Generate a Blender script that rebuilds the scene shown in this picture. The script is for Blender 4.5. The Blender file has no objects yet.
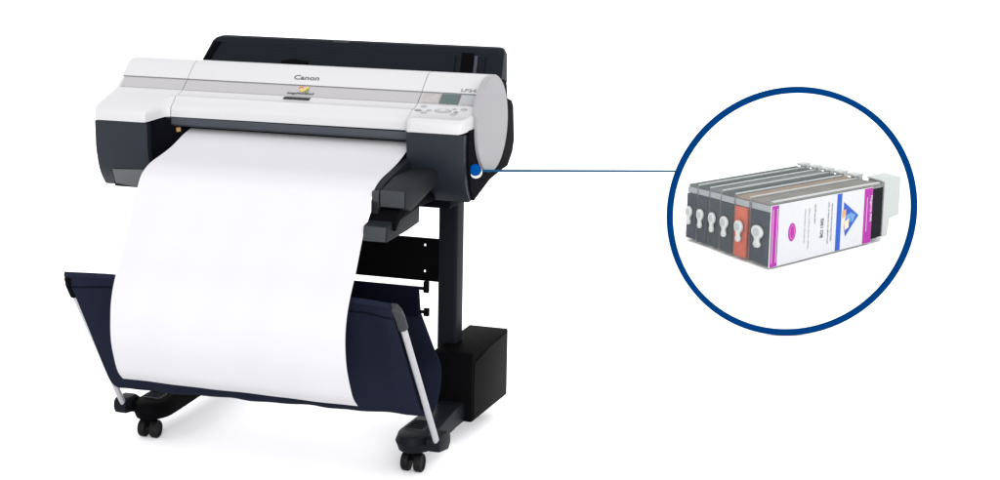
import bpy, bmesh, math
from mathutils import Vector, Matrix

S = bpy.context.scene
COL = S.collection
R = math.radians

# ------------------------------------------------------------------ camera
cam = bpy.data.cameras.new("camera")
camo = bpy.data.objects.new("camera", cam)
COL.objects.link(camo)
cam.sensor_width = 36.0
cam.lens = 2078.0 / 1000.0 * 36.0
cam.shift_x = 0.2
cam.shift_y = 0.010
cam.clip_start = 0.05
cam.clip_end = 1000
FW = Vector((-0.38907, 0.89862, -0.20309)).normalized()
RT = Vector((0.91766, 0.39737, 0.0)).normalized()
UP = RT.cross(FW).normalized()
CAM = Vector((2.023, -5.509, 1.88))
m = Matrix((RT, UP, -FW)).transposed().to_4x4()
m.translation = CAM
camo.matrix_world = m
S.camera = camo

# ------------------------------------------------------------------ materials
def mat(name, col, rough=0.5, spec=0.5, metal=0.0, bump=None, speck=None, alpha=None):
    M = bpy.data.materials.new(name)
    M.use_nodes = True
    nt = M.node_tree
    b = nt.nodes['Principled BSDF']
    b.inputs['Base Color'].default_value = (*col, 1)
    b.inputs['Roughness'].default_value = rough
    b.inputs['Specular IOR Level'].default_value = spec
    b.inputs['Metallic'].default_value = metal
    if bump or speck:
        tc = nt.nodes.new('ShaderNodeTexCoord')
        nz = nt.nodes.new('ShaderNodeTexNoise')
        nz.inputs['Scale'].default_value = (bump or speck)[0]
        nz.inputs['Detail'].default_value = 4
        nt.links.new(tc.outputs['Object'], nz.inputs['Vector'])
        if bump:
            bp = nt.nodes.new('ShaderNodeBump')
            bp.inputs['Strength'].default_value = bump[1]
            bp.inputs['Distance'].default_value = 0.002
            nt.links.new(nz.outputs['Fac'], bp.inputs['Height'])
            nt.links.new(bp.outputs['Normal'], b.inputs['Normal'])
        k = speck[1] if speck else 0.012
        rp = nt.nodes.new('ShaderNodeMapRange')
        rp.inputs['From Min'].default_value = 0.3
        rp.inputs['From Max'].default_value = 0.7
        rp.inputs['To Min'].default_value = 1 - k
        rp.inputs['To Max'].default_value = 1 + k
        mx = nt.nodes.new('ShaderNodeMix')
        mx.data_type = 'RGBA'
        mx.blend_type = 'MULTIPLY'
        mx.inputs['Factor'].default_value = 1
        mx.inputs['A'].default_value = (*col, 1)
        nt.links.new(nz.outputs['Fac'], rp.inputs['Value'])
        nt.links.new(rp.outputs['Result'], mx.inputs['B'])
        nt.links.new(mx.outputs['Result'], b.inputs['Base Color'])
    if alpha is not None:
        tr = nt.nodes.new('ShaderNodeBsdfTransparent')
        mixs = nt.nodes.new('ShaderNodeMixShader')
        mixs.inputs['Fac'].default_value = alpha
        nt.links.new(tr.outputs[0], mixs.inputs[1])
        nt.links.new(b.outputs[0], mixs.inputs[2])
        nt.links.new(mixs.outputs[0], nt.nodes['Material Output'].inputs['Surface'])
    return M

WHITE = mat('white_plastic', (0.3172, 0.3154, 0.3210), 0.42, 0.3, bump=(300, 0.015))
STRIP = mat('silver_grey_plastic', (0.2202, 0.2127, 0.2165), 0.4, 0.4, bump=(300, 0.015))
CAPM = mat('end_cap_grey_plastic', (0.1866, 0.1836, 0.1896), 0.45, 0.25, bump=(300, 0.015))
DARK = mat('charcoal_plastic', (0.0075, 0.0097, 0.0140), 0.38, 0.16, bump=(300, 0.03))
LIP = mat('slate_plastic', (0.0239, 0.0269, 0.0343), 0.45, 0.2, bump=(300, 0.04))
GREYP = mat('grey_plastic', (0.0224, 0.0243, 0.0261), 0.5, 0.10, bump=(300, 0.04))
ARM = mat('guide_plastic', (0.0086, 0.0098, 0.0112), 0.5, 0.04, bump=(300, 0.04))
BLACK = mat('black_plastic', (0.0021, 0.0021, 0.0024), 0.5, 0.005, bump=(300, 0.04))
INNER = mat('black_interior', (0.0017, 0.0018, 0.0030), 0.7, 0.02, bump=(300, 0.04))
POSTM = mat('black_painted_steel', (0.0054, 0.0063, 0.0082), 0.45, 0.03, bump=(300, 0.03))
HOOD = mat('smoked_dark_plastic', (0.0041, 0.0050, 0.0082), 0.45, 0.06, bump=(260, 0.05))
FABRIC = mat('navy_fabric', (0.0080, 0.0095, 0.0182), 0.9, 0.02, bump=(420, 0.5))
SEAM = mat('dark_thread', (0.0042, 0.0047, 0.0084), 0.9, 0.0, bump=(420, 0.5))
RODM = mat('silver_tube', (0.2799, 0.2799, 0.2939), 0.32, 0.5, 0.35, speck=(60, 0.03))
PAPER = mat('white_paper', (0.3620, 0.3568, 0.3672), 0.85, 0.05, bump=(300, 0.02))
RUBBER = mat('black_rubber', (0.0030, 0.0030, 0.0034), 0.6, 0.1, bump=(200, 0.1))
LCD = mat('green_lcd', (0.0411, 0.0634, 0.0578), 0.25, 0.3, speck=(150, 0.1))
BTN = mat('grey_button', (0.2239, 0.2202, 0.2239), 0.5, 0.3, speck=(90, 0.05))
INKTXT = mat('dark_print', (0.0560, 0.0560, 0.0597), 0.6, 0.1, speck=(90, 0.05))
GREYTXT = mat('grey_print', (0.1493, 0.1493, 0.1567), 0.6, 0.2, speck=(90, 0.05))
BRASS = mat('amber_sticker', (0.20, 0.125, 0.045), 0.5, 0.3, speck=(90, 0.1))
YEL = mat('yellow_print', (0.3583, 0.2762, 0.0597), 0.5, 0.2, speck=(90, 0.1))
REDP = mat('red_print', (0.4105, 0.1344, 0.0746), 0.5, 0.2, speck=(90, 0.1))
BLUE = mat('blue_paint', (0.0000, 0.0201, 0.0877), 0.8, 0.0, speck=(8, 0.03))
TEAL = mat('blue_line_paint', (0.0056, 0.0429, 0.0933), 0.8, 0.0, speck=(8, 0.03))
DOTB = mat('bright_blue_paint', (0.0, 0.033, 0.140), 0.7, 0.0, speck=(8, 0.03))
DOTW = mat('white_paint', (0.4478, 0.4478, 0.4553), 0.6, 0.1, speck=(50, 0.02))
FLOORM = mat('seamless_white_floor', (0.96, 0.96, 0.96), 0.9, 0.0, speck=(0.7, 0.004))
SHELL = mat('frosted_clear_plastic', (0.3545, 0.3732, 0.3732), 0.3, 0.0, alpha=0.14, speck=(30, 0.05))
MILK = mat('milky_plastic', (0.2846, 0.3032, 0.2948), 0.4, 0.15, bump=(30, 0.05))
VALVE = mat('valve_plastic', (0.3359, 0.3471, 0.3396), 0.4, 0.3, bump=(30, 0.03))
COLLAR = mat('translucent_grey_plastic', (0.2146, 0.2286, 0.2333), 0.4, 0.0, bump=(30, 0.03))
VRING = mat('valve_recess_plastic', (0.2463, 0.2612, 0.2575), 0.5, 0.2, bump=(30, 0.03))
INKS = mat('smoky_ink', (0.0070, 0.0117, 0.0243), 0.5, 0.0, speck=(14, 0.25))
INKT = mat('teal_black_ink', (0.0065, 0.0149, 0.0196), 0.5, 0.0, speck=(14, 0.25))
INKO = mat('orange_red_ink', (0.3359, 0.0560, 0.0243), 0.5, 0.0, speck=(14, 0.15))
LABELW = mat('label_paper', (0.3732, 0.3807, 0.3919), 0.6, 0.1, speck=(40, 0.02))
MAG = mat('magenta_print', (0.2314, 0.0164, 0.1941), 0.6, 0.1, speck=(40, 0.04))
LBLUE = mat('blue_print', (0.0164, 0.0597, 0.2836), 0.6, 0.1, speck=(40, 0.04))
SKYB = mat('pale_blue_print', (0.0896, 0.1866, 0.3359), 0.6, 0.1, speck=(40, 0.04))

def add_lines(M, scale, strength, direction='Z'):
    nt = M.node_tree
    tc = nt.nodes.new('ShaderNodeTexCoord')
    wv = nt.nodes.new('ShaderNodeTexWave')
    wv.wave_type = 'BANDS'
    wv.bands_direction = direction
    wv.inputs['Scale'].default_value = scale
    bp = nt.nodes.new('ShaderNodeBump')
    bp.inputs['Strength'].default_value = strength
    bp.inputs['Distance'].default_value = 0.002
    nt.links.new(tc.outputs['Object'], wv.inputs['Vector'])
    nt.links.new(wv.outputs['Fac'], bp.inputs['Height'])
    nt.links.new(bp.outputs['Normal'], nt.nodes['Principled BSDF'].inputs['Normal'])
add_lines(HOOD, 34, 0.25)

# ------------------------------------------------------------------ helpers
def link(name, me, material, parent=None, ang=32):
    me.materials.append(material)
    o = bpy.data.objects.new(name, me)
    COL.objects.link(o)
    if parent:
        o.parent = parent
        o.matrix_parent_inverse = Matrix.Translation(-root_of(parent))
    return o

def root_of(p):
    # parts carry world coordinates: only the thing's own offset has to be undone
    return p.location.copy() if p.parent is None else Vector((0, 0, 0))

def fin(name, bm, material, parent=None, bevel=0.0, seg=2, ang=35, smooth=True):
    bmesh.ops.remove_doubles(bm, verts=bm.verts, dist=1e-6)
    bmesh.ops.recalc_face_normals(bm, faces=bm.faces)
    if bevel > 0:
        es = [e for e in bm.edges if len(e.link_faces) == 2 and e.calc_face_angle(0) > R(28)]
        bmesh.ops.bevel(bm, geom=es, offset=bevel, segments=seg, profile=0.6, affect='EDGES', clamp_overlap=True)
    me = bpy.data.meshes.new(name)
    bm.to_mesh(me)
    bm.free()
    if smooth:
        for p in me.polygons:
            p.use_smooth = True
        me.set_sharp_from_angle(angle=R(ang))
    return link(name, me, material, parent)

def hexa(bm, c):
    """eight corners: four below in ring order, then the four above them"""
    v = [bm.verts.new(p) for p in c]
    for f in ((0, 3, 2, 1), (4, 5, 6, 7), (0, 1, 5, 4), (1, 2, 6, 5), (2, 3, 7, 6), (3, 0, 4, 7)):
        bm.faces.new([v[i] for i in f])

def box(bm, x0, x1, y0, y1, z0, z1):
    hexa(bm, [(x0, y0, z0), (x1, y0, z0), (x1, y1, z0), (x0, y1, z0),
              (x0, y0, z1), (x1, y0, z1), (x1, y1, z1), (x0, y1, z1)])

def loft(bm, rings, cap=True, closed=True):
    vs = [[bm.verts.new(p) for p in r] for r in rings]
    n = len(rings[0])
    for a, b in zip(vs, vs[1:]):
        for i in range(n if closed else n - 1):
            j = (i + 1) % n
            bm.faces.new((a[i], a[j], b[j], b[i]))
    if cap:
        bm.faces.new(vs[0][::-1])
        bm.faces.new(vs[-1])

def prism(bm, prof, x0, x1):
    """profile of (y, z) drawn out along x"""
    loft(bm, [[(x0, y, z) for y, z in prof], [(x1, y, z) for y, z in prof]])

def tube(bm, pts, r, n=14, cap=True):
    pts = [Vector(p) for p in pts]
    rings = []
    ref = Vector((0, 0, 1))
    for i, p in enumerate(pts):
        t = (pts[min(i + 1, len(pts) - 1)] - pts[max(i - 1, 0)]).normalized()
        if abs(t.dot(ref)) > 0.95:
            ref = Vector((1, 0, 0))
        a = t.cross(ref).normalized()
        b = t.cross(a).normalized()
        rr = r[i] if isinstance(r, (list, tuple)) else r
        rings.append([p + (a * math.cos(2 * math.pi * k / n) + b * math.sin(2 * math.pi * k / n)) * rr for k in range(n)])
    loft(bm, rings, cap)

def disc(bm, c, nrm, r, h, n=40, rx=1.0, ref=(0, 0, 1)):
    """a flat cylinder whose front face stands at c and which goes h backwards"""
    nrm = Vector(nrm).normalized()
    a = Vector(ref).cross(nrm).normalized()
    b = nrm.cross(a).normalized()
    c = Vector(c)
    ring = [(a * math.cos(2 * math.pi * k / n) * rx + b * math.sin(2 * math.pi * k / n)) * r for k in range(n)]
    loft(bm, [[c + q for q in ring], [c - nrm * h + q for q in ring]])

def spline(pts, n=6):
    """Catmull-Rom through 2-D points"""
    out = []
    P = [pts[0]] + list(pts) + [pts[-1]]
    for i in range(1, len(P) - 2):
        p0, p1, p2, p3 = P[i - 1], P[i], P[i + 1], P[i + 2]
        for k in range(n):
            t = k / n
            out.append(tuple(0.5 * (2 * b + (c - a) * t + (2 * a - 5 * b + 4 * c - d) * t * t + (3 * b - a - 3 * c + d) * t ** 3)
                             for a, b, c, d in zip(p0, p1, p2, p3)))
    out.append(tuple(pts[-1]))
    return out

def sheet(bm, prof, x0, x1, th, nx=1):
    """open profile of (y, z) given a thickness and drawn out along x"""
    n = len(prof)
    back = []
    for i in range(n):
        y0, z0 = prof[max(i - 1, 0)]
        y1, z1 = prof[min(i + 1, n - 1)]
        d = Vector((y1 - y0, z1 - z0)).normalized()
        back.append((prof[i][0] + d.y * th, prof[i][1] - d.x * th))
    prism_n(bm, list(prof) + back[::-1], [x0 + (x1 - x0) * k / nx for k in range(nx + 1)])

def prism_n(bm, prof, xs):
    loft(bm, [[(x, y, z) for y, z in prof] for x in xs])

def text(name, body, material, parent, o, ax, ay, height, width=None, bold=0.0, align='CENTER', shear=0.0):
    """lettering: o = middle of the base line, ax = reading direction, ay = up"""
    cu = bpy.data.curves.new(name, 'FONT')
    cu.body = body
    cu.size = 1.0
    cu.align_x = align
    cu.offset = bold
    cu.shear = shear
    cu.extrude = 0.02
    cu.resolution_u = 3
    tmp = bpy.data.objects.new(name, cu)
    COL.objects.link(tmp)
    dg = bpy.context.evaluated_depsgraph_get()
    me = bpy.data.meshes.new_from_object(tmp.evaluated_get(dg))
    bpy.data.objects.remove(tmp)
    bpy.data.curves.remove(cu)
    ax = Vector(ax).normalized()
    ay = Vector(ay)
    ay = (ay - ax * ay.dot(ax)).normalized()
    az = ax.cross(ay)
    xs = [v.co.x for v in me.vertices]
    ys = [v.co.y for v in me.vertices]
    sy = height / (max(ys) - min(ys))
    sx = width / (max(xs) - min(xs)) if width else sy
    x0 = (max(xs) + min(xs)) / 2
    y0 = min(ys)
    for v in me.vertices:
        p = v.co.copy()
        v.co = Vector(o) + ax * (p.x - x0) * sx + ay * (p.y - y0) * sy + az * p.z * 0.03
    me.name = name
    me.materials.clear()
    return link(name, me, material, parent)

def root(name, loc, label, cat, group=None):
    o = bpy.data.objects.new(name, None)
    COL.objects.link(o)
    o.location = loc
    o['label'] = label
    o['category'] = cat
    if group:
        o['group'] = group
    o.empty_display_size = 0.05
    return o

# ------------------------------------------------------------------ floor
bm = bmesh.new()
bmesh.ops.create_grid(bm, x_segments=4, y_segments=4, size=150)
fl = fin('floor', bm, FLOORM)
fl['kind'] = 'structure'

# ------------------------------------------------------------------ the printer
P = root('large_format_printer', (-0.43, 0.3, 0),
         'white and charcoal wide format printer on a black wheeled stand with navy basket', 'printer')

# --- white top shell: three lofted covers --------------------------------
def shell_profile(yf, zlo, blend=0.0):
    """yf = front, zlo = lower edge of the white; the back follows the round end cap"""
    k = yf
    front = [(k, zlo), (k - 0.002 + 0.002, zlo + 0.022), (k + 0.004, zlo + 0.031), (k + 0.016, zlo + 0.039)]
    mid1 = (max(0.055, k + 0.035), 1.0375 + 0.35 * max(0, k - 0.02))
    rest = [mid1, (0.120, 1.0555), (0.153, 1.0675), (0.1865, 1.0945), (0.1955, 1.0920), (0.1985, 1.0955), (0.1905, 1.0995),
            (0.215, 1.1225), (0.233, 1.1375), (0.244, 1.1445), (0.258, 1.1485), (0.285, 1.1475), (0.315, 1.138),
            (0.345, 1.112), (0.364, 1.075), (0.372, 1.03), (0.372, 0.99)]
    return front + rest
def ring_at(x, prof):
    return [(x, y, z) for y, z in prof]

bm = bmesh.new()
pl = shell_profile(0.0, 0.985)
pl2 = shell_profile(0.004, 0.985)
pm = shell_profile(0.072, 0.997)
def inset(prof, d):
    cy = sum(p[0] for p in prof) / len(prof); cz = sum(p[1] for p in prof) / len(prof)
    return [(y + (cy - y) * d, z + (cz - z) * d) for y, z in prof]
loft(bm, [ring_at(-1.048, inset(pl, 0.06)), ring_at(-1.044, inset(pl, 0.015)), ring_at(-1.036, pl), ring_at(-0.885, pl),
          ring_at(-0.873, pl2), ring_at(-0.866, shell_profile(0.016, 0.987)), ring_at(-0.848, shell_profile(0.052, 0.993)),
          ring_at(-0.838, shell_profile(0.066, 0.996)), ring_at(-0.822, pm)])
fin('end_cover', bm, WHITE, P)
bm = bmesh.new()
loft(bm, [ring_at(-0.8205, inset(pm, 0.012)), ring_at(-0.8195, pm), ring_at(-0.0575, shell_profile(0.072, 1.0)), ring_at(-0.0565, inset(shell_profile(0.072, 1.0), 0.012))])
top_cover = fin('top_cover', bm, WHITE, P)
bm = bmesh.new()
pr = shell_profile(0.018, 1.004)
pr_e = shell_profile(0.024, 1.007)
loft(bm, [ring_at(-0.0545, inset(shell_profile(0.066, 1.001), 0.012)), ring_at(-0.0535, shell_profile(0.062, 1.001)),
          ring_at(-0.047, shell_profile(0.036, 1.002)), ring_at(-0.036, shell_profile(0.022, 1.003)), ring_at(-0.022, pr),
          ring_at(0.118, pr), ring_at(0.130, pr_e), ring_at(0.1365, shell_profile(0.036, 1.010)), ring_at(0.139, shell_profile(0.052, 1.014))])
control_cover = fin('control_cover', bm, WHITE, P)

# --- silver strip, set 2 mm proud of the slope -----------------------------
D0, D1 = Vector((0, 0.1545, 1.0687)), Vector((0, 0.1862, 1.0942))
sl = (D1 - D0).normalized()
sn = Vector((0, -sl.z, sl.y))
def strip(name, xa, xb, skew, material, parent=P, lo=0.0, hi=1.0, proud=0.002, skew_a=None):
    a = D0 + (D1 - D0) * lo
    b = D0 + (D1 - D0) * hi
    sa = skew if skew_a is None else skew_a
    bm = bmesh.new()
    q = [Vector((xa, 0, 0)) + a, Vector((xb, 0, 0)) + a, Vector((xb + skew, 0, 0)) + b, Vector((xa + sa, 0, 0)) + b]
    hexa(bm, [p - sn * 0.004 for p in q] + [p + sn * proud for p in q])
    return fin(name, bm, material, parent, 0.0006, 1)
strip('trim_strip', -1.036, -0.8215, 0.0, STRIP)
strip('trim_strip', -0.8185, -0.0575, 0.0, STRIP)
strip('trim_strip', -0.0535, 0.122, 0.004, STRIP, skew_a=0)
scr = strip('display_screen', 0.010, 0.069, 0.0, LCD, P, 0.02, 0.97, 0.0045)
strip('key_panel', -0.042, 0.006, 0.0, mat('warm_grey_panel', (0.2193, 0.2071, 0.1978), 0.5, 0.3, speck=(60, 0.12)), P, 0.08, 0.92, 0.0035)
strip('key_panel', 0.077, 0.118, 0.0, mat('cool_grey_panel', (0.2015, 0.2090, 0.2202), 0.5, 0.3, speck=(60, 0.06)), P, 0.06, 0.92, 0.0035)

# handle slot below the strip, the little picture mark and the words
bm = bmesh.new()
box(bm, -0.476, -0.392, 0.134, 0.1525, 1.0600, 1.0675)
fin('cover_handle', bm, mat('dark_handle_plastic', (0.0205, 0.0205, 0.0224), 0.5, 0.1, bump=(300, 0.04)), P, 0.003)
UPS = sl
text('series_lettering', 'imagePROGRAF', INKTXT, P, Vector((-0.430, 0, 0)) + D0 + sl * 0.004 + sn * 0.0035, (1, 0, 0), sl, 0.0095, 0.086, 0.01)
# coloured emblem over the words: a yellow tick with a red and an olive leaf
def flat(name, pts, material, parent, o, ax, ay, th=0.002):
    ax = Vector(ax).normalized(); ay = Vector(ay); ay = (ay - ax * ay.dot(ax)).normalized(); az = ax.cross(ay)
    bm = bmesh.new()
    f = [Vector(o) + ax * u + ay * v for u, v in pts]
    loft(bm, [[p - az * 0.001 for p in f], [p + az * th for p in f]])
    return fin(name, bm, material, parent, smooth=False)
eo = Vector((-0.426, 0, 0)) + D0 + sl * 0.014 + sn * 0.0022
em = flat('emblem', [(-0.012, 0.010), (-0.004, 0.002), (0.003, 0.004), (0.016, 0.024), (0.010, 0.026), (-0.001, 0.012), (-0.008, 0.018)], YEL, P, eo, (1, 0, 0), sl)
flat('emblem_mark', [(-0.016, 0.018), (-0.009, 0.019), (-0.004, 0.025), (-0.012, 0.026)], REDP, em, eo, (1, 0, 0), sl, 0.003)
flat('emblem_mark', [(0.006, 0.002), (0.013, 0.000), (0.019, 0.012), (0.014, 0.014)], mat('olive_print', (0.1493, 0.1642, 0.0597), 0.5, 0.2, speck=(90, 0.1)), em, eo, (1, 0, 0), sl, 0.003)
# name on the upper cover, model name on the control side
T0, T1 = Vector((0, 0.1905, 1.0995)), Vector((0, 0.233, 1.1375))
tl = (T1 - T0).normalized()
tn = Vector((0, -tl.z, tl.y))
text('brand_lettering', 'Canon', mat('soft_dark_print', (0.0746, 0.0746, 0.0784), 0.6, 0.1, speck=(90, 0.05)), P, Vector((-0.431, 0, 0)) + T0 + tl * 0.019 + tn * 0.0012, (1, 0, 0), tl, 0.0175, 0.082, 0.012)
text('model_lettering', 'LP24', GREYTXT, P, Vector((0.086, 0, 0)) + T0 + tl * 0.006 + tn * 0.0012, (1, 0, 0), tl, 0.011, 0.046, 0.01)

# buttons on the slope in front of the screen
B0, B1 = Vector((0, 0.055, 1.0375)), Vector((0, 0.153, 1.0675))
def on_slope(x, y):
    pts = [(0.0, 1.005), (0.034, 1.043), (0.055, 1.0375), (0.120, 1.0555), (0.153, 1.0675)]
    for (a, za), (b, zb) in zip(pts, pts[1:]):
        if a <= y <= b:
            return Vector((x, y, za + (zb - za) * (y - a) / (b - a)))
bn = Vector((0, -0.27, 0.96))
def button(x, y, r, rx=1.0, material=BTN, h=0.003):
    bm = bmesh.new()
    disc(bm, on_slope(x, y) + bn * h, bn, r, h + 0.004, 24, rx, (0, 1, 0))
    return fin('button', bm, material, P, 0.0008, 1)
nav = button(0.036, 0.118, 0.0120, 2.1, BTN)
bm = bmesh.new(); disc(bm, on_slope(0.036, 0.118) + bn * 0.0045, bn, 0.006, 0.004, 20, 1.8, (0, 1, 0)); fin('centre_key', bm, WHITE, nav, 0.0008, 1)
for x, y, r, rx, mm in ((-0.030, 0.138, 0.0055, 1.6, BTN), (-0.038, 0.112, 0.0052, 2.0, GREYTXT), (-0.016, 0.100, 0.0052, 1.7, BTN), (-0.006, 0.116, 0.005, 1.5, BTN),
                    (0.074, 0.098, 0.0055, 1.7, BTN), (0.078, 0.112, 0.0045, 1.4, GREYTXT), (0.094, 0.133, 0.0060, 1.6, BTN), (0.066, 0.132, 0.004, 1.4, BTN)):
    button(x, y, r, rx, mm)

# --- dark lower body -------------------------------------------------------
fr = spline([(0.0, 0.9835), (0.002, 0.94), (0.006, 0.89), (0.026, 0.825), (0.060, 0.778)], 5)
lb = [(0.003, 0.9835)] + [(y + 0.003, z) for y, z in fr[1:]] + [(0.12, 0.772), (0.30, 0.80), (0.41, 0.86), (0.43, 0.90), (0.43, 0.9835)]
bm = bmesh.new()
loft(bm, [ring_at(-1.0455, inset(lb, 0.02)), ring_at(-1.040, lb), ring_at(-0.876, lb), ring_at(-0.868, inset(lb, 0.025))])
fin('front_panel', bm, DARK, P, ang=40)
# its inner cheek, a hollowed dark wall running back to the slot
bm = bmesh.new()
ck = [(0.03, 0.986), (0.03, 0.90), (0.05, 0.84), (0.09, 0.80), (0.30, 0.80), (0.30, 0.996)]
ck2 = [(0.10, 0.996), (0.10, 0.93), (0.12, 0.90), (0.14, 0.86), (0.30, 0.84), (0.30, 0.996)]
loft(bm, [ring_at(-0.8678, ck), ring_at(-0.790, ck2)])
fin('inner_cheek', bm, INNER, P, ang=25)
bm = bmesh.new()
fr2 = spline([(0.018, 1.003), (0.020, 0.95), (0.026, 0.90), (0.046, 0.84), (0.078, 0.800)], 5)
rb = [(0.021, 1.003)] + [(y + 0.003, z) for y, z in fr2[1:]] + [(0.20, 0.822), (0.30, 0.848), (0.36, 0.862), (0.375, 0.90), (0.375, 1.003)]
loft(bm, [ring_at(-0.040, inset(rb, 0.02)), ring_at(-0.032, rb), ring_at(0.126, rb), ring_at(0.1345, inset(rb, 0.02))])
fin('front_panel', bm, DARK, P, ang=40)
# right-hand side body behind the round cap
sd = [(0.050, 1.012), (0.044, 0.95), (0.050, 0.90), (0.072, 0.84), (0.098, 0.803), (0.24, 0.842), (0.36, 0.855), (0.41, 0.858), (0.455, 0.895), (0.470, 0.93),
      (0.455, 1.035), (0.440, 1.052), (0.395, 1.065), (0.385, 1.11), (0.345, 1.12), (0.33, 1.02)]
bm = bmesh.new()
loft(bm, [ring_at(0.1200, inset(sd, 0.02)), ring_at(0.136, sd), ring_at(0.1405, sd), ring_at(0.1425, inset(sd, 0.02))])
fin('side_panel', bm, INNER, P, ang=30)
# middle: slate lip, dark slot, platen and lower pan
bm = bmesh.new()
prism(bm, [(0.0735, 0.9955), (0.0735, 0.974), (0.080, 0.968), (0.12, 0.966), (0.12, 0.9955)], -0.838, -0.034)
fin('front_lip', bm, LIP, P, 0.002)
bm = bmesh.new()
prism(bm, [(0.121, 0.998), (0.121, 0.964), (0.26, 0.945), (0.26, 0.90), (0.16, 0.925), (0.10, 0.925), (0.075, 0.905), (0.085, 0.86), (0.12, 0.815), (0.30, 0.80), (0.44, 0.86), (0.44, 0.998)], -0.838, -0.034)
fin('platen', bm, INNER, P, ang=30)
bm = bmesh.new()
box(bm, -1.03, 0.119, 0.368, 0.455, 0.875, 1.075)
fin('rear_housing', bm, BLACK, P, 0.015, 3)
bm = bmesh.new()
box(bm, -0.10, 0.1185, 0.40, 0.462, 0.90, 1.112)
fin('rear_housing', bm, BLACK, P, 0.01, 3)
bm = bmesh.new()
box(bm, -0.14, 0.058, 0.13, 0.26, 0.765, 0.845)
fin('lower_pan', bm, INNER, P, 0.012, 3)
bm = bmesh.new()
disc(bm, (-0.799, 0.0815, 0.957), (0.67, -0.74, 0), 0.009, 0.010, 4, 1, (0.5, 0.45, 0.74))
fin('sticker', bm, BRASS, P)
# round end caps
bm = bmesh.new()
disc(bm, (0.152, 0.229, 1.010), (1, 0, 0), 0.1415, 0.020, 72)
fin('end_cap', bm, CAPM, P, 0.003, 3, ang=40)

# --- the roll cover standing open behind ----------------------------------
prof_in = spline([(0.385, 1.055), (0.43, 1.10), (0.452, 1.150), (0.462, 1.192)], 5)
lip = [(0.468, 1.203), (0.480, 1.207), (0.492, 1.200)]
prof_out = spline([(0.488, 1.180), (0.482, 1.140), (0.462, 1.085), (0.42, 1.03)], 5)
hp = prof_in + lip + prof_out
def hood_at(x, ztop):
    # the ends are cut down: everything above ztop is pulled to it
    return [(x, y, min(z, ztop + (0.006 if 0.466 < y < 0.482 else 0))) for y, z in hp]
bm = bmesh.new()
loft(bm, [hood_at(-0.916, 1.100), hood_at(-0.9085, 1.115), hood_at(-0.868, 1.183), hood_at(-0.856, 1.193), hood_at(-0.842, 1.199), hood_at(-0.828, 1.201), hood_at(-0.800, 1.203), hood_at(-0.40, 1.2035),
          hood_at(0.060, 1.205), hood_at(0.088, 1.204), hood_at(0.100, 1.198), hood_at(0.1065, 1.185), hood_at(0.108, 1.10)])
hood = fin('roll_cover', bm, HOOD, P, ang=30)
# ribs of the cover's inside: a sunk darker track at either end, a paler block painting in the glint at the edge's handle cut
def off_prof(d):
    o = []
    for i, (y, z) in enumerate(prof_in):
        y0, z0 = prof_in[max(i - 1, 0)]; y1, z1 = prof_in[min(i + 1, len(prof_in) - 1)]
        t = Vector((y1 - y0, z1 - z0)).normalized()
        o.append((y - t.y * d, z + t.x * d))
    return o
def hood_band(name, xa, xb, d, material, top=1.0):
    bm = bmesh.new()
    k = int(len(prof_in) * top)
    a = off_prof(d)[:k]
    b = off_prof(-0.004)[:k]
    prism(bm, a + b[::-1], xa, xb)
    return fin(name, bm, material, hood, smooth=True, ang=30)
hood_band('end_rib', -0.026, 0.012, 0.004, BLACK, 0.95)
bm = bmesh.new()
ra, rb_ = [], []
for (y, z), (yo, zo) in zip(prof_in, off_prof(0.004)):
    if 1.09 < z < 1.188:
        xl = -0.9085 + (z - 1.115) * 0.595 + 0.010
        ra.append([(xl, y + 0.004, z), (xl, yo, zo), (xl + 0.022, yo, zo), (xl + 0.022, y + 0.004, z)])
loft(bm, ra)
fin('end_rib', bm, BLACK, hood, ang=30)
hood_band('guide_rail', -0.052, -0.045, 0.007, HOOD, 0.9)
hood_band('guide_rail', 0.018, 0.027, 0.009, LIP, 0.9)
hood_band('guide_rail', 0.045, 0.050, 0.007, HOOD, 0.9)
bm = bmesh.new()
box(bm, -0.452, -0.395, 0.4625, 0.470, 1.1985, 1.2065)
fin('edge_pull_glint', bm, GREYP, hood, 0.002)  # lighter grey stands in for the highlight on the lip
bm = bmesh.new()
tube(bm, [(-0.60, 0.415, 1.128), (-0.56, 0.412, 1.136), (-0.52, 0.415, 1.128)], 0.014, 12)
fin('cover_latch', bm, BLACK, hood)

# --- output guides below the body ------------------------------------------
def guide(name, xa, xb, prof, material, bevel=0.004):
    bm = bmesh.new()
    prism(bm, prof, xa, xb)
    return fin(name, bm, material, P, bevel, 2, ang=30)
# plate that carries the paper's edge
guide('paper_guide', -0.052, -0.030, [(0.075, 0.930), (-0.075, 0.905), (-0.160, 0.888), (-0.200, 0.872), (-0.222, 0.842), (-0.222, 0.80), (-0.16, 0.805), (-0.06, 0.835), (0.075, 0.85)], ARM, 0.003)
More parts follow.
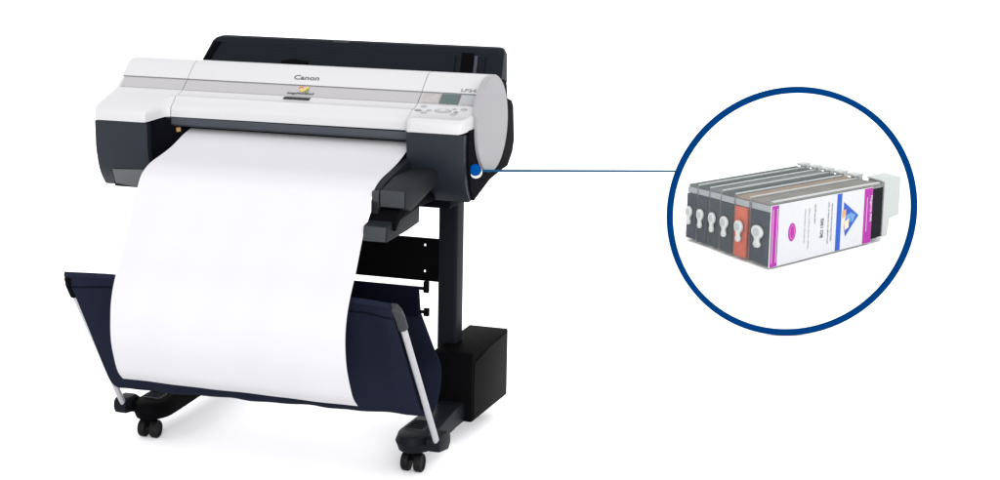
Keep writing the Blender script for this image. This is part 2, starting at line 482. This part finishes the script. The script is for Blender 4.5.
# upper arm with a boxy grey nose
ua = guide('output_arm', -0.026, 0.050, [(-0.218, 0.872), (-0.120, 0.896), (0.050, 0.900), (0.20, 0.895), (0.20, 0.83), (0.044, 0.856), (-0.17, 0.812), (-0.217, 0.826)], ARM, 0.005)
bm = bmesh.new()
prism(bm, [(-0.2235, 0.870), (-0.2185, 0.874), (-0.214, 0.83), (-0.2225, 0.828)], -0.024, 0.046)
fin('arm_nose', bm, GREYP, ua, 0.0015)
bm = bmesh.new()
prism(bm, [(-0.2225, 0.869), (-0.214, 0.872), (-0.20, 0.826), (-0.221, 0.822)], -0.0495, -0.029)
fin('arm_clip', bm, GREYP, ua, 0.002)
guide('guide_bracket', -0.054, 0.030, [(-0.211, 0.818), (-0.05, 0.835), (0.10, 0.82), (0.10, 0.80), (-0.06, 0.802), (-0.205, 0.790), (-0.24, 0.765), (-0.245, 0.785)], BLACK, 0.003)
la = guide('lower_arm', -0.052, 0.020, [(-0.278, 0.782), (-0.20, 0.800), (-0.02, 0.826), (-0.024, 0.752), (-0.12, 0.745), (-0.285, 0.740)], ARM, 0.004)
bm = bmesh.new()
prism(bm, [(-0.2815, 0.779), (-0.276, 0.782), (-0.282, 0.742), (-0.2885, 0.7425)], -0.048, 0.016)
fin('arm_nose', bm, GREYP, la, 0.0015)
# the same guides at the other end of the slot: a grey foot shows below the front panel
ll = guide('lower_arm', -1.0, -0.868, [(0.026, 0.836), (0.10, 0.846), (0.20, 0.80), (0.12, 0.770), (0.040, 0.776)], ARM, 0.003)
bm = bmesh.new()
hexa(bm, [(-0.994, 0.0345, 0.787), (-0.870, 0.0345, 0.772), (-0.870, 0.045, 0.772), (-0.994, 0.045, 0.787),
          (-0.997, 0.0215, 0.832), (-0.870, 0.0215, 0.838), (-0.870, 0.035, 0.838), (-0.997, 0.035, 0.832)])
fin('arm_nose', bm, mat('mid_grey_plastic', (0.0560, 0.0582, 0.0612), 0.5, 0.25, bump=(300, 0.04)), ll, 0.0015)

# --- stand -----------------------------------------------------------------
for xa, xb in ((-0.085, -0.022), (-0.93, -0.866)):
    bm = bmesh.new()
    box(bm, xa, xb, 0.43, 0.50, 0.09, 0.855)
    fin('stand_post', bm, POSTM, P, 0.014, 3)
# cross panel with two square holes right through it
xc = [-0.868, -0.1385, -0.1290, -0.083]
zc = [0.471, 0.4965, 0.5060, 0.5795, 0.5890, 0.606]
holes = {(1, 1), (1, 3)}
bm = bmesh.new()
V = {}
def gv(i, k, j):
    if (i, k, j) not in V:
        V[(i, k, j)] = bm.verts.new((xc[i], (0.445, 0.458)[j], zc[k]))
    return V[(i, k, j)]
solid = {(i, k) for i in range(3) for k in range(5)} - holes
for i, k in solid:
    for j in (0, 1):
        bm.faces.new([gv(i, k, j), gv(i + 1, k, j), gv(i + 1, k + 1, j), gv(i, k + 1, j)])
    for (di, dk), (p, q) in {(-1, 0): ((i, k), (i, k + 1)), (1, 0): ((i + 1, k), (i + 1, k + 1)), (0, -1): ((i, k), (i + 1, k)), (0, 1): ((i, k + 1), (i + 1, k + 1))}.items():
        if (i + di, k + dk) not in solid:
            bm.faces.new([gv(*p, 0), gv(*q, 0), gv(*q, 1), gv(*p, 1)])
fin('cross_panel', bm, BLACK, P, ang=20)

def foot(sx, x):
    """sx = which way its outer side looks"""
    bm = bmesh.new()
    xs0, xs1 = x - 0.058, x + 0.058
    # top outline, rounded at the toe, slimmer towards the heel
    out = []
    for k in range(13):
        a = math.pi * (1 + k / 12.0)
        out.append((x + 0.060 * math.cos(a), 0.030 + 0.085 * math.sin(a)))
    out += [(x + 0.057, 0.09), (x + 0.046, 0.25), (x + 0.042, 0.70), (x - 0.042, 0.70), (x - 0.046, 0.25), (x - 0.057, 0.09)]
    def ztop(y):
        return 0.112 + 0.012 * max(0, min(1, (y - 0.02) / 0.25))
    lo = [(px + (x - px) * 0.10, py + 0.012, 0.066) for px, py in out]
    md = [(px, py, 0.092) for px, py in out]
    hi = [(px + (x - px) * 0.10, py + 0.008, ztop(py)) for px, py in out]
    tp = [(px + (x - px) * 0.22, py + 0.020, ztop(py) + 0.004) for px, py in out]
    loft(bm, [lo, md, hi, tp])
    f = fin('stand_foot', bm, POSTM if sx > 0 else BLACK, P, ang=38)
    # ribbed step pad
    bm = bmesh.new()
    box(bm, x - 0.044, x + 0.022, 0.025, 0.125, 0.104, 0.1195)
    pad = fin('step_pad', bm, GREYP, f, 0.006)
    for k in range(5):
        bm = bmesh.new()
        y = 0.037 + k * 0.019
        tube(bm, [(x - 0.038, y, 0.1195), (x + 0.016, y, 0.1195)], 0.0035, 8)
        fin('pad_rib', bm, POSTM, pad)
    # bracket that takes the basket rod
    bx = x + sx * 0.078
    bm = bmesh.new()
    prism(bm, [(-0.055, 0.096), (-0.045, 0.080), (0.030, 0.070), (0.048, 0.088), (0.048, 0.112), (0.020, 0.128), (-0.040, 0.128), (-0.055, 0.118)],
          bx - 0.020, bx + 0.022)
    fin('rod_bracket', bm, POSTM, f, 0.006)
    bm = bmesh.new()
    box(bm, min(x, bx), max(x, bx), -0.01, 0.04, 0.076, 0.106)
    fin('bracket_web', bm, BLACK, f, 0.004)
    # casters: front pair in view and the rear pair
    for y, x in ((0.0, x), (0.62, x - sx * 0.055)):
        bm = bmesh.new()
        tube(bm, [(x, y + 0.012, 0.072), (x, y + 0.012, 0.050), (x, y + 0.004, 0.030)], [0.016, 0.020, 0.012], 16)
        c = fin('caster', bm, BLACK, P)
        for s in (-1, 1):
            bm = bmesh.new()
            n = 28
            rings = []
            for xx, rr in ((-0.011, 0.022), (-0.011, 0.026), (-0.008, 0.0285), (0.008, 0.0285), (0.011, 0.026), (0.011, 0.022), (0.007, 0.019)):
                rings.append([(x + s * 0.020 + xx * s, y + rr * math.cos(2 * math.pi * k / n), 0.0285 + rr * math.sin(2 * math.pi * k / n)) for k in range(n)])
            loft(bm, rings)
            fin('wheel', bm, RUBBER, c, ang=40)
foot(1, 0.0)
foot(-1, -0.87)

# black box on the right foot's heel
bm = bmesh.new()
prism(bm, [(0.33, 0.066), (0.33, 0.276), (0.350, 0.282), (0.675, 0.286), (0.682, 0.280), (0.682, 0.066)], -0.060, 0.068)
bx = fin('waste_box', bm, BLACK, P, 0.006)
bm = bmesh.new()
prism(bm, [(0.345, 0.072), (0.345, 0.250), (0.50, 0.270), (0.668, 0.276), (0.668, 0.072)], 0.0675, 0.0705)
fin('box_cover', bm, mat('satin_black_plastic', (0.0033, 0.0032, 0.0032), 0.5, 0.01, bump=(300, 0.04)), bx, 0.001)

# --- catch basket -----------------------------------------------------------
def lean(t, x):
    a = Vector((x, -0.045, 0.112)); b = Vector((x, -0.337, 0.527))
    return a + (b - a) * t
basket_front = [(-0.390, 0.592), (-0.366, 0.550), (-0.318, 0.482), (-0.262, 0.402), (-0.207, 0.322), (-0.168, 0.266), (-0.138, 0.230), (-0.105, 0.206), (-0.060, 0.192),
                (-0.015, 0.205), (0.03, 0.26), (0.045, 0.315), (0.01, 0.37), (-0.045, 0.44), (-0.088, 0.50), (-0.10, 0.535), (-0.108, 0.575)]
bp = spline(basket_front, 4)
bm = bmesh.new()
NX = 48
xs = [-0.930 + 1.003 * k / NX for k in range(NX + 1)]
n = len(bp)
back = []
th = 0.0035
for i in range(n):
    y0, z0 = bp[max(i - 1, 0)]; y1, z1 = bp[min(i + 1, n - 1)]
    d = Vector((y1 - y0, z1 - z0)).normalized()
    back.append((bp[i][0] - d.y * th, bp[i][1] + d.x * th))
full = bp + back[::-1]
rings = []
for k, x in enumerate(xs):
    u = k / NX
    wav = 0.006 * math.sin(u * 23.0) + 0.004 * math.sin(u * 51 + 1)
    e = min(u, 1 - u) / 0.11
    e = min(1.0, e); e = e * e * (3 - 2 * e)
    r = []
    for q, (y, z) in enumerate(full):
        qq = q if q < n else 2 * n - 1 - q
        rear = qq > n * 0.56
        low = max(0.0, min(1.0, (0.50 - z) / 0.25))
        if rear:
            hi = min(1, max(0, (z - 0.25) / 0.2))
            rx = x - 0.020 * max(0, (u - 0.5) * 2) * hi + 0.16 * max(0, (0.5 - u) * 2) * hi
            r.append((rx, y, z - 0.020 * (1 - u) * low))
        else:
            r.append((x, y + wav * low + 0.040 * e * (1 - low), z - 0.026 * (1 - u) * low))
    rings.append(r)
loft(bm, rings)
bk = fin('catch_basket', bm, FABRIC, P, ang=60)
# stitched seam a hand below the front hem
for (xa, xb) in ((-0.925, -0.70), (-0.12, 0.068)):
    pts = []
    for k in range(13):
        x = xa + (xb - xa) * k / 12
        u = (x + 0.930) / 1.003
        e = min(1.0, min(u, 1 - u) / 0.11); e = e * e * (3 - 2 * e)
        pts.append((x, -0.3665 + 0.040 * e, 0.548))
    bm = bmesh.new()
    tube(bm, pts, 0.0022, 8)
    fin('seam', bm, SEAM, bk)
# hem tubes inside the fabric's front and rear edges
bm = bmesh.new()
tube(bm, [(-0.935, -0.390, 0.590), (-0.90, -0.384, 0.590), (-0.86, -0.366, 0.588), (-0.80, -0.351, 0.586), (-0.43, -0.349, 0.584), (-0.05, -0.351, 0.586), (0.005, -0.366, 0.588), (0.04, -0.384, 0.590), (0.072, -0.390, 0.590)], 0.0085, 12)
fin('front_hem', bm, FABRIC, bk)
for z, y in ((0.577, -0.098), (0.508, -0.094)):
    bm = bmesh.new()
    tube(bm, [(-0.76, y, z), (0.068, y, z)], 0.005, 10)
    rr = fin('basket_rail', bm, BLACK, bk)
    bm = bmesh.new()
    box(bm, 0.062, 0.078, y - 0.006, y + 0.006, z - 0.012, z + (0.022 if z > 0.55 else 0.012))
    fin('basket_knob', bm, BLACK, bk, 0.003)
# darker rear panel of the basket between its two rails
bm = bmesh.new()
box(bm, -0.755, 0.054, -0.121, -0.113, 0.498, 0.586)
fin('rear_panel', bm, mat('dark_navy_fabric', (0.0019, 0.0019, 0.0052), 0.9, 0.02, bump=(500, 0.3)), bk, 0.002)
for xr in (0.088, -0.938):
    a = lean(0.0, xr); b = lean(1.0, xr)
    bm = bmesh.new()
    tube(bm, [a, a + (b - a) * 0.5, b], 0.0095, 16)
    rod = fin('basket_rod', bm, RODM, bk)
    bm = bmesh.new()
    sx = -1 if xr > 0 else 1
    c = b + (b - a).normalized() * 0.050
    tube(bm, [b - (b - a).normalized() * 0.012, b + (b - a).normalized() * 0.03, c + Vector((sx * 0.004, -0.002, 0.004)), c + Vector((sx * 0.010, -0.004, 0.012)), c + Vector((sx * 0.022, -0.002, 0.014))],
         [0.0145, 0.0145, 0.0145, 0.0135, 0.0110], 16)
    fin('rod_elbow', bm, GREYP if xr > 0 else BLACK, rod)

# ------------------------------------------------------------------ the sheet of paper
pp = spline([(0.118, 0.957), (0.066, 0.945), (-0.012, 0.920), (-0.080, 0.905), (-0.140, 0.894), (-0.178, 0.882), (-0.212, 0.862), (-0.238, 0.826), (-0.265, 0.781), (-0.300, 0.725), (-0.337, 0.66),
             (-0.378, 0.600), (-0.404, 0.545), (-0.414, 0.485), (-0.405, 0.415), (-0.380, 0.355), (-0.352, 0.307), (-0.318, 0.277)], 6)
bm = bmesh.new()
back = []
for i in range(len(pp)):
    (ya, za), (yb, zb) = pp[max(i - 1, 0)], pp[min(i + 1, len(pp) - 1)]
    d = Vector((yb - ya, zb - za)).normalized()
    back.append((pp[i][0] + d.y * 0.0015, pp[i][1] - d.x * 0.0015))
loop = pp + back[::-1]
rings = []
for k in range(41):
    x = -0.775 + 0.725 * k / 40
    fl_ = lambda z: -0.014 * (1 - k / 40) * max(0, min(1, (0.48 - z) / 0.2))
    rings.append([(x + fl_(z), y + max(0, min(1, (0.90 - z) / 0.2)) * (0.0022 * math.sin(x * 17 + z * 5) + 0.0014 * math.sin(x * 41 - z * 8 + 1)), z) for y, z in loop])
loft(bm, rings)
pa = fin('paper_sheet', bm, PAPER, None, ang=60)
pa['label'] = 'blank white paper sheet curling from the printer slot down over the navy basket'
pa['category'] = 'paper'

# ------------------------------------------------------------------ callout: ring, line and dot
ring_n = -Vector((FW.x, FW.y, 0)).normalized()
rb0 = Vector((0.7005, 2.0901, 0.0))
RO, RI = 0.4645, 0.442
K = root('callout_ring', rb0, 'blue ring around the ink cartridges, joined by a thin line to a blue dot', 'callout')
side = Vector((0, 0, 1)).cross(ring_n).normalized()
ctr = rb0 + Vector((0, 0, RO + 0.001))
bm = bmesh.new()
N = 160
sec = [(RO, 0.006), (RO, -0.006), (RO - 0.003, -0.009), (RI + 0.003, -0.009), (RI, -0.006), (RI, 0.006), (RI + 0.003, 0.009), (RO - 0.003, 0.009)]
rings = []
for k in range(N):
    a = 2 * math.pi * k / N
    d = side * math.cos(a) * 0.988 + Vector((0, 0, 1)) * math.sin(a)
    rings.append([bm.verts.new(ctr + d * r + ring_n * h) for r, h in sec])
for k in range(N):
    A, B = rings[k], rings[(k + 1) % N]
    for i in range(8):
        j = (i + 1) % 8
        bm.faces.new((A[i], A[j], B[j], B[i]))
fin('ring', bm, BLUE, K, ang=50)
# the dot on the printer's side and its white rim
dot = Vector((0.150, 0.100, 0.893)) + Vector((0.289, -0.868, 0.152)) * 0.03 + Vector((-0.006, -0.002, 0))
view = (CAM - dot).normalized()
dn = Vector((0.55, -0.80, 0.2)).normalized()
bm = bmesh.new()
disc(bm, dot + dn * 0.004, dn, 0.0172, 0.018, 40)
d_o = fin('dot', bm, DOTB, K, 0.002)
bm = bmesh.new()
disc(bm, dot + Vector((0.0028, 0.001, -0.0058)) + dn * 0.0005, dn, 0.0182, 0.016, 40)
fin('dot_rim', bm, DOTW, d_o, 0.002)
# the line
bm = bmesh.new()
line_a = dot + Vector((0.012, 0.004, -0.002))
best = None
for kk in range(4000):
    a = 2 * math.pi * kk / 4000
    q = ctr + (side * math.cos(a) * 0.988 + Vector((0, 0, 1)) * math.sin(a)) * (RO - 0.004)
    v = q - CAM
    px = 300 + 2078 * v.dot(RT) / v.dot(FW)
    py = 250 - 2078 * v.dot(UP) / v.dot(FW)
    if px < 700:
        e = abs(py - 171)
        if best is None or e < best[0]:
            best = (e, q)
line_b = best[1]
tube(bm, [line_a, (line_a + line_b) / 2, line_b], 0.0036, 10)
fin('pointer_line', bm, TEAL, K)

# ------------------------------------------------------------------ ink cartridges inside the ring
C0 = Vector((0.42, 3.195, 0)); CL = Vector((-0.061, 3.71, 0)); CR = Vector((0.769, 4.032, 0))
E1 = CR - C0                                   # along a cartridge
fr_pts = [C0, Vector((0.304, 3.320, 0)), Vector((0.222, 3.407, 0)), Vector((0.142, 3.494, 0)), Vector((0.072, 3.569, 0)), Vector((0.003, 3.641, 0)), CL]
def hgt(s, u):
    """the row gets a little lower towards its far end and each box towards its back"""
    return (0.293 - 0.030 * s) * (1 - 0.068 * u)
LBL = [
    'clear ink cartridge whose side shows a white label with magenta and blue bands',
    'ink cartridge with an orange red ink window, just behind the white labelled one',
    'dark ink cartridge directly behind the orange red one in the row',
    'dark ink cartridge second behind the orange red one in the row',
    'dark ink cartridge next to last in the row, just before the outermost one',
    'outermost dark ink cartridge, last in the row, close to the ring beside the thin line',
]
INK = [INKS, INKO, INKT, INKT, INKS, INKS]
UPZ = Vector((0, 0, 1))
for i in range(6):
    A, B = fr_pts[i], fr_pts[i + 1]
    sA = (A - C0).length / (CL - C0).length
    sB = (B - C0).length / (CL - C0).length
    T = root('ink_cartridge', (A + B) / 2, LBL[i], 'ink cartridge', 'ink cartridges in a row inside the ring')
    wv = (B - A)
    gap = wv.normalized() * 0.0012
    A2, B2 = A + gap, B - gap
    stag = E1.normalized() * (-0.006 if i in (1, 2) else 0.0)
    A2 = A2 + stag; B2 = B2 + stag
    def pt(s, u, h):
        """s across (0 = near side), u along, h share of the height"""
        p = A2 + (B2 - A2) * s + E1 * u
        p.z = hgt(sA + (sB - sA) * s, u) * h + 0.001
        return p
    def blk(bm, s0, s1, u0, u1, h0, h1):
        hexa(bm, [pt(s0, u0, h0), pt(s0, u1, h0), pt(s1, u1, h0), pt(s1, u0, h0), pt(s0, u0, h1), pt(s0, u1, h1), pt(s1, u1, h1), pt(s1, u0, h1)])
    bm = bmesh.new(); blk(bm, 0, 1, 0, 1, 0, 1)
    fin('shell', bm, SHELL, T, 0.009, 3)
    # ink seen through the frosted shell
    bm = bmesh.new(); blk(bm, 0.12, 0.97, 0.010, 0.985, 0.05, 0.83)
    fin('ink_block', bm, INK[i], T, 0.004)
    bm = bmesh.new(); blk(bm, 0.06, 0.94, 0.02, 0.98, 0.945, 0.985)
    fin('lid', bm, mat('lid_plastic', [(0.15, 0.142, 0.128), (0.20, 0.150, 0.110), (0.040, 0.052, 0.050), (0.10, 0.115, 0.112), (0.032, 0.045, 0.043), (0.06, 0.072, 0.068)][i], 0.4, 0.0, speck=(10, 0.15)), T, 0.004)
    bm = bmesh.new(); blk(bm, 0.05, 0.95, 0.012, 0.985, 0.845, 0.940)
    fin('collar', bm, COLLAR, T, 0.003)
    # a groove line along the lid
    bm = bmesh.new(); blk(bm, 0.04, 0.16, 0.03, 0.97, 0.985, 1.004)
    fin('lid_rib', bm, MILK, T, 0.001)
    # keyhole shaped valve on the front face
    fn = -(E1.normalized() - wv.normalized() * E1.normalized().dot(wv.normalized())).normalized()
    fa = wv.normalized()
    v0 = pt(0.5, 0, 0.53)
    w = wv.length
    bm = bmesh.new()
    rr = 0.0295 - 0.0008 * i
    o2 = []
    for k in range(25):
        a = math.radians(-62 + (304) * k / 24.0)
        o2.append((rr * math.cos(a), rr * 0.98 * math.sin(a)))
    o2 += [(-rr * 0.36, -rr * 1.25), (-rr * 0.62, -rr * 1.9), (-rr * 0.30, -rr * 2.3), (rr * 0.30, -rr * 2.3), (rr * 0.62, -rr * 1.9), (rr * 0.36, -rr * 1.25)]
    q = [v0 + fa * (-a) * (0.245 * w / rr) + UPZ * b for a, b in o2]
    loft(bm, [[p + fn * 0.001 for p in q], [p + fn * 0.014 for p in q]])
    vv = fin('valve', bm, VALVE, T, 0.002, 1, ang=50)
    bm = bmesh.new()
    disc(bm, v0 + fn * 0.0155, fn, rr * 0.60, 0.004, 24, 0.245 * w / rr)
    fin('valve_recess', bm, VRING, vv)
    # milky clip at the back
    def q3(s, u, z): 
        p = A2 + (B2 - A2) * s + E1 * u
        p.z = z + 0.001
        return p
    h1 = hgt(sA, 1.0)
    bm = bmesh.new()
    pro = [(1.001, 0.02), (1.05, 0.02), (1.07, h1 * 0.36), (1.155, h1 * 0.385), (1.155, h1 * 1.035), (0.985, h1 * 1.035), (0.985, h1 * 1.006), (1.001, h1 * 1.002)]
    if i > 0:
        pro = [(1.001, 0.02), (1.04, 0.02), (1.04, h1 * 1.0), (1.055, h1 * 1.03), (1.03, h1 * 1.05), (0.965, h1 * 1.05), (0.965, h1 * 1.006), (1.001, h1 * 1.002)]
    loft(bm, [[q3(-0.02 if i == 0 else 0.18, u, z) for u, z in pro], [q3(0.74, u, z) for u, z in pro]])
    fin('clip', bm, MILK, T, 0.004)
    if i == 0:
        # printed label on the near side
        sn0 = E1.normalized().cross(UPZ).normalized()
        if sn0.dot(CAM - A) < 0:
            sn0 = -sn0
        def face(name, u0, u1, h0, h1_, material, d, parent=T):
            bm = bmesh.new()
            a = [pt(0, u0, h0), pt(0, u1, h0), pt(0, u1, h1_), pt(0, u0, h1_)]
            loft(bm, [[p + sn0 * (d - 0.003) for p in a], [p + sn0 * d for p in a]])
            return fin(name, bm, material, parent, smooth=False)
        lab = face('side_label', 0.004, 0.895, 0.035, 0.955, LABELW, 0.0020)
        lab['label'] = 'white side label with magenta and blue bands'
        face('ink_window', 0.900, 0.990, 0.09, 0.92, mat('black_ink', (0.0047, 0.0049, 0.0065), 0.4, 0.02, speck=(14, 0.3)), 0.0010)
        face('magenta_band', 0.008, 0.066, 0.04, 0.945, MAG, 0.0030, lab)
        face('magenta_band', 0.818, 0.893, 0.04, 0.945, MAG, 0.0030, lab)
        face('blue_band', 0.570, 0.612, 0.04, 0.945, LBLUE, 0.0030, lab)
        # white hairlines in the bands
        face('band_line', 0.018, 0.021, 0.10, 0.90, LABELW, 0.0040, lab)
        face('band_line', 0.052, 0.055, 0.10, 0.90, LABELW, 0.0040, lab)
        face('band_line', 0.842, 0.845, 0.24, 0.80, LABELW, 0.0040, lab)
        # oval
        oc = pt(0, 0.185, 0.50) + sn0 * 0.0030
        bm = bmesh.new(); disc(bm, oc, sn0, 0.040, 0.004, 40, 0.72); ov = fin('oval_mark', bm, MAG, lab)
        bm = bmesh.new(); disc(bm, oc + sn0 * 0.0008, sn0, 0.034, 0.003, 40, 0.62); fin('oval_ring', bm, mat('pink_print', (0.2986, 0.0672, 0.2612), 0.6, 0.2, speck=(40, 0.05)), ov)
        bm = bmesh.new(); disc(bm, oc + sn0 * 0.0016, sn0, 0.027, 0.003, 40, 0.42); fin('oval_ring', bm, MAG, ov)
        # triangle emblem of blue and orange on the label
        def poly(name, pts, material, d, parent):
            a = [pt(0, u, h) + sn0 * 0 for u, h in pts]
            bm = bmesh.new()
            loft(bm, [[p + sn0 * (d - 0.002) for p in a], [p + sn0 * d for p in a]])
            return fin(name, bm, material, parent, smooth=False)
        tri = poly('triangle_emblem', [(0.632, 0.80), (0.768, 0.54), (0.655, 0.24), (0.640, 0.40), (0.655, 0.55), (0.632, 0.62)], LBLUE, 0.0032, lab)
        poly('emblem_patch', [(0.650, 0.58), (0.690, 0.60), (0.700, 0.46), (0.664, 0.44)], SKYB, 0.0040, tri)
        poly('emblem_patch', [(0.622, 0.66), (0.650, 0.68), (0.648, 0.56), (0.624, 0.54)], mat('orange_print', (0.5598, 0.2090, 0.0597), 0.6, 0.2, speck=(40, 0.1)), 0.0042, tri)
        poly('emblem_patch', [(0.640, 0.48), (0.678, 0.52), (0.680, 0.38), (0.646, 0.34)], mat('peach_print', (0.5598, 0.3881, 0.2687), 0.6, 0.2, speck=(40, 0.1)), 0.0044, tri)
        poly('emblem_patch', [(0.690, 0.62), (0.740, 0.56), (0.712, 0.44), (0.700, 0.52)], SKYB, 0.0040, tri)
        # columns of small print, read from below upwards
        ad = UPZ
        ud = -E1.normalized()
        def col(u, h, s, width, height, material, bold=0.0):
            text('small_print', s, material, lab, pt(0, u, h) + sn0 * 0.0030, UPZ, ud, height, width, bold)
        FAINT = mat('faint_print', (0.2463, 0.2500, 0.2612), 0.6, 0.2, speck=(40, 0.03))
        col(0.300, 0.55, 'ink tank for wide printers', 0.150, 0.013, FAINT)
        col(0.335, 0.50, 'keep away from heat', 0.180, 0.013, FAINT)
        col(0.385, 0.70, 'read the guide', 0.085, 0.013, GREYTXT)
        col(0.455, 0.46, 'BCI 1302', 0.085, 0.022, INKTXT, 0.02)
        col(0.505, 0.52, 'store upright, do not shake or open', 0.185, 0.014, GREYTXT)
        col(0.535, 0.52, 'replace before the date on the box', 0.170, 0.014, GREYTXT)
        text('ink_lettering', 'Magenta INK', LABELW, lab, pt(0, 0.868, 0.60) + sn0 * 0.0038, -UPZ, E1.normalized(), 0.020, 0.120, 0.01)

# ------------------------------------------------------------------ light
w = bpy.data.worlds.new("World")
S.world = w
w.use_nodes = True
bg = w.node_tree.nodes['Background']
bg.inputs['Color'].default_value = (1.0, 1.0, 1.02, 1)
bg.inputs['Strength'].default_value = 1.38

sun = bpy.data.lights.new('added_front_light', 'SUN')  # low soft sun added from the camera side, shadows fall hidden behind things
sun.energy = 2.2
sun.angle = R(40)
so = bpy.data.objects.new('added_front_light', sun)
COL.objects.link(so)
so.rotation_euler = Vector((-0.36, 0.92, -0.29)).to_track_quat('-Z', 'Y').to_euler()

S.view_settings.view_transform = 'Standard'
S.view_settings.look = 'None'
S.view_settings.exposure = 0.42
S.view_settings.gamma = 1
S.cycles.max_bounces = 8
S.cycles.transparent_max_bounces = 16
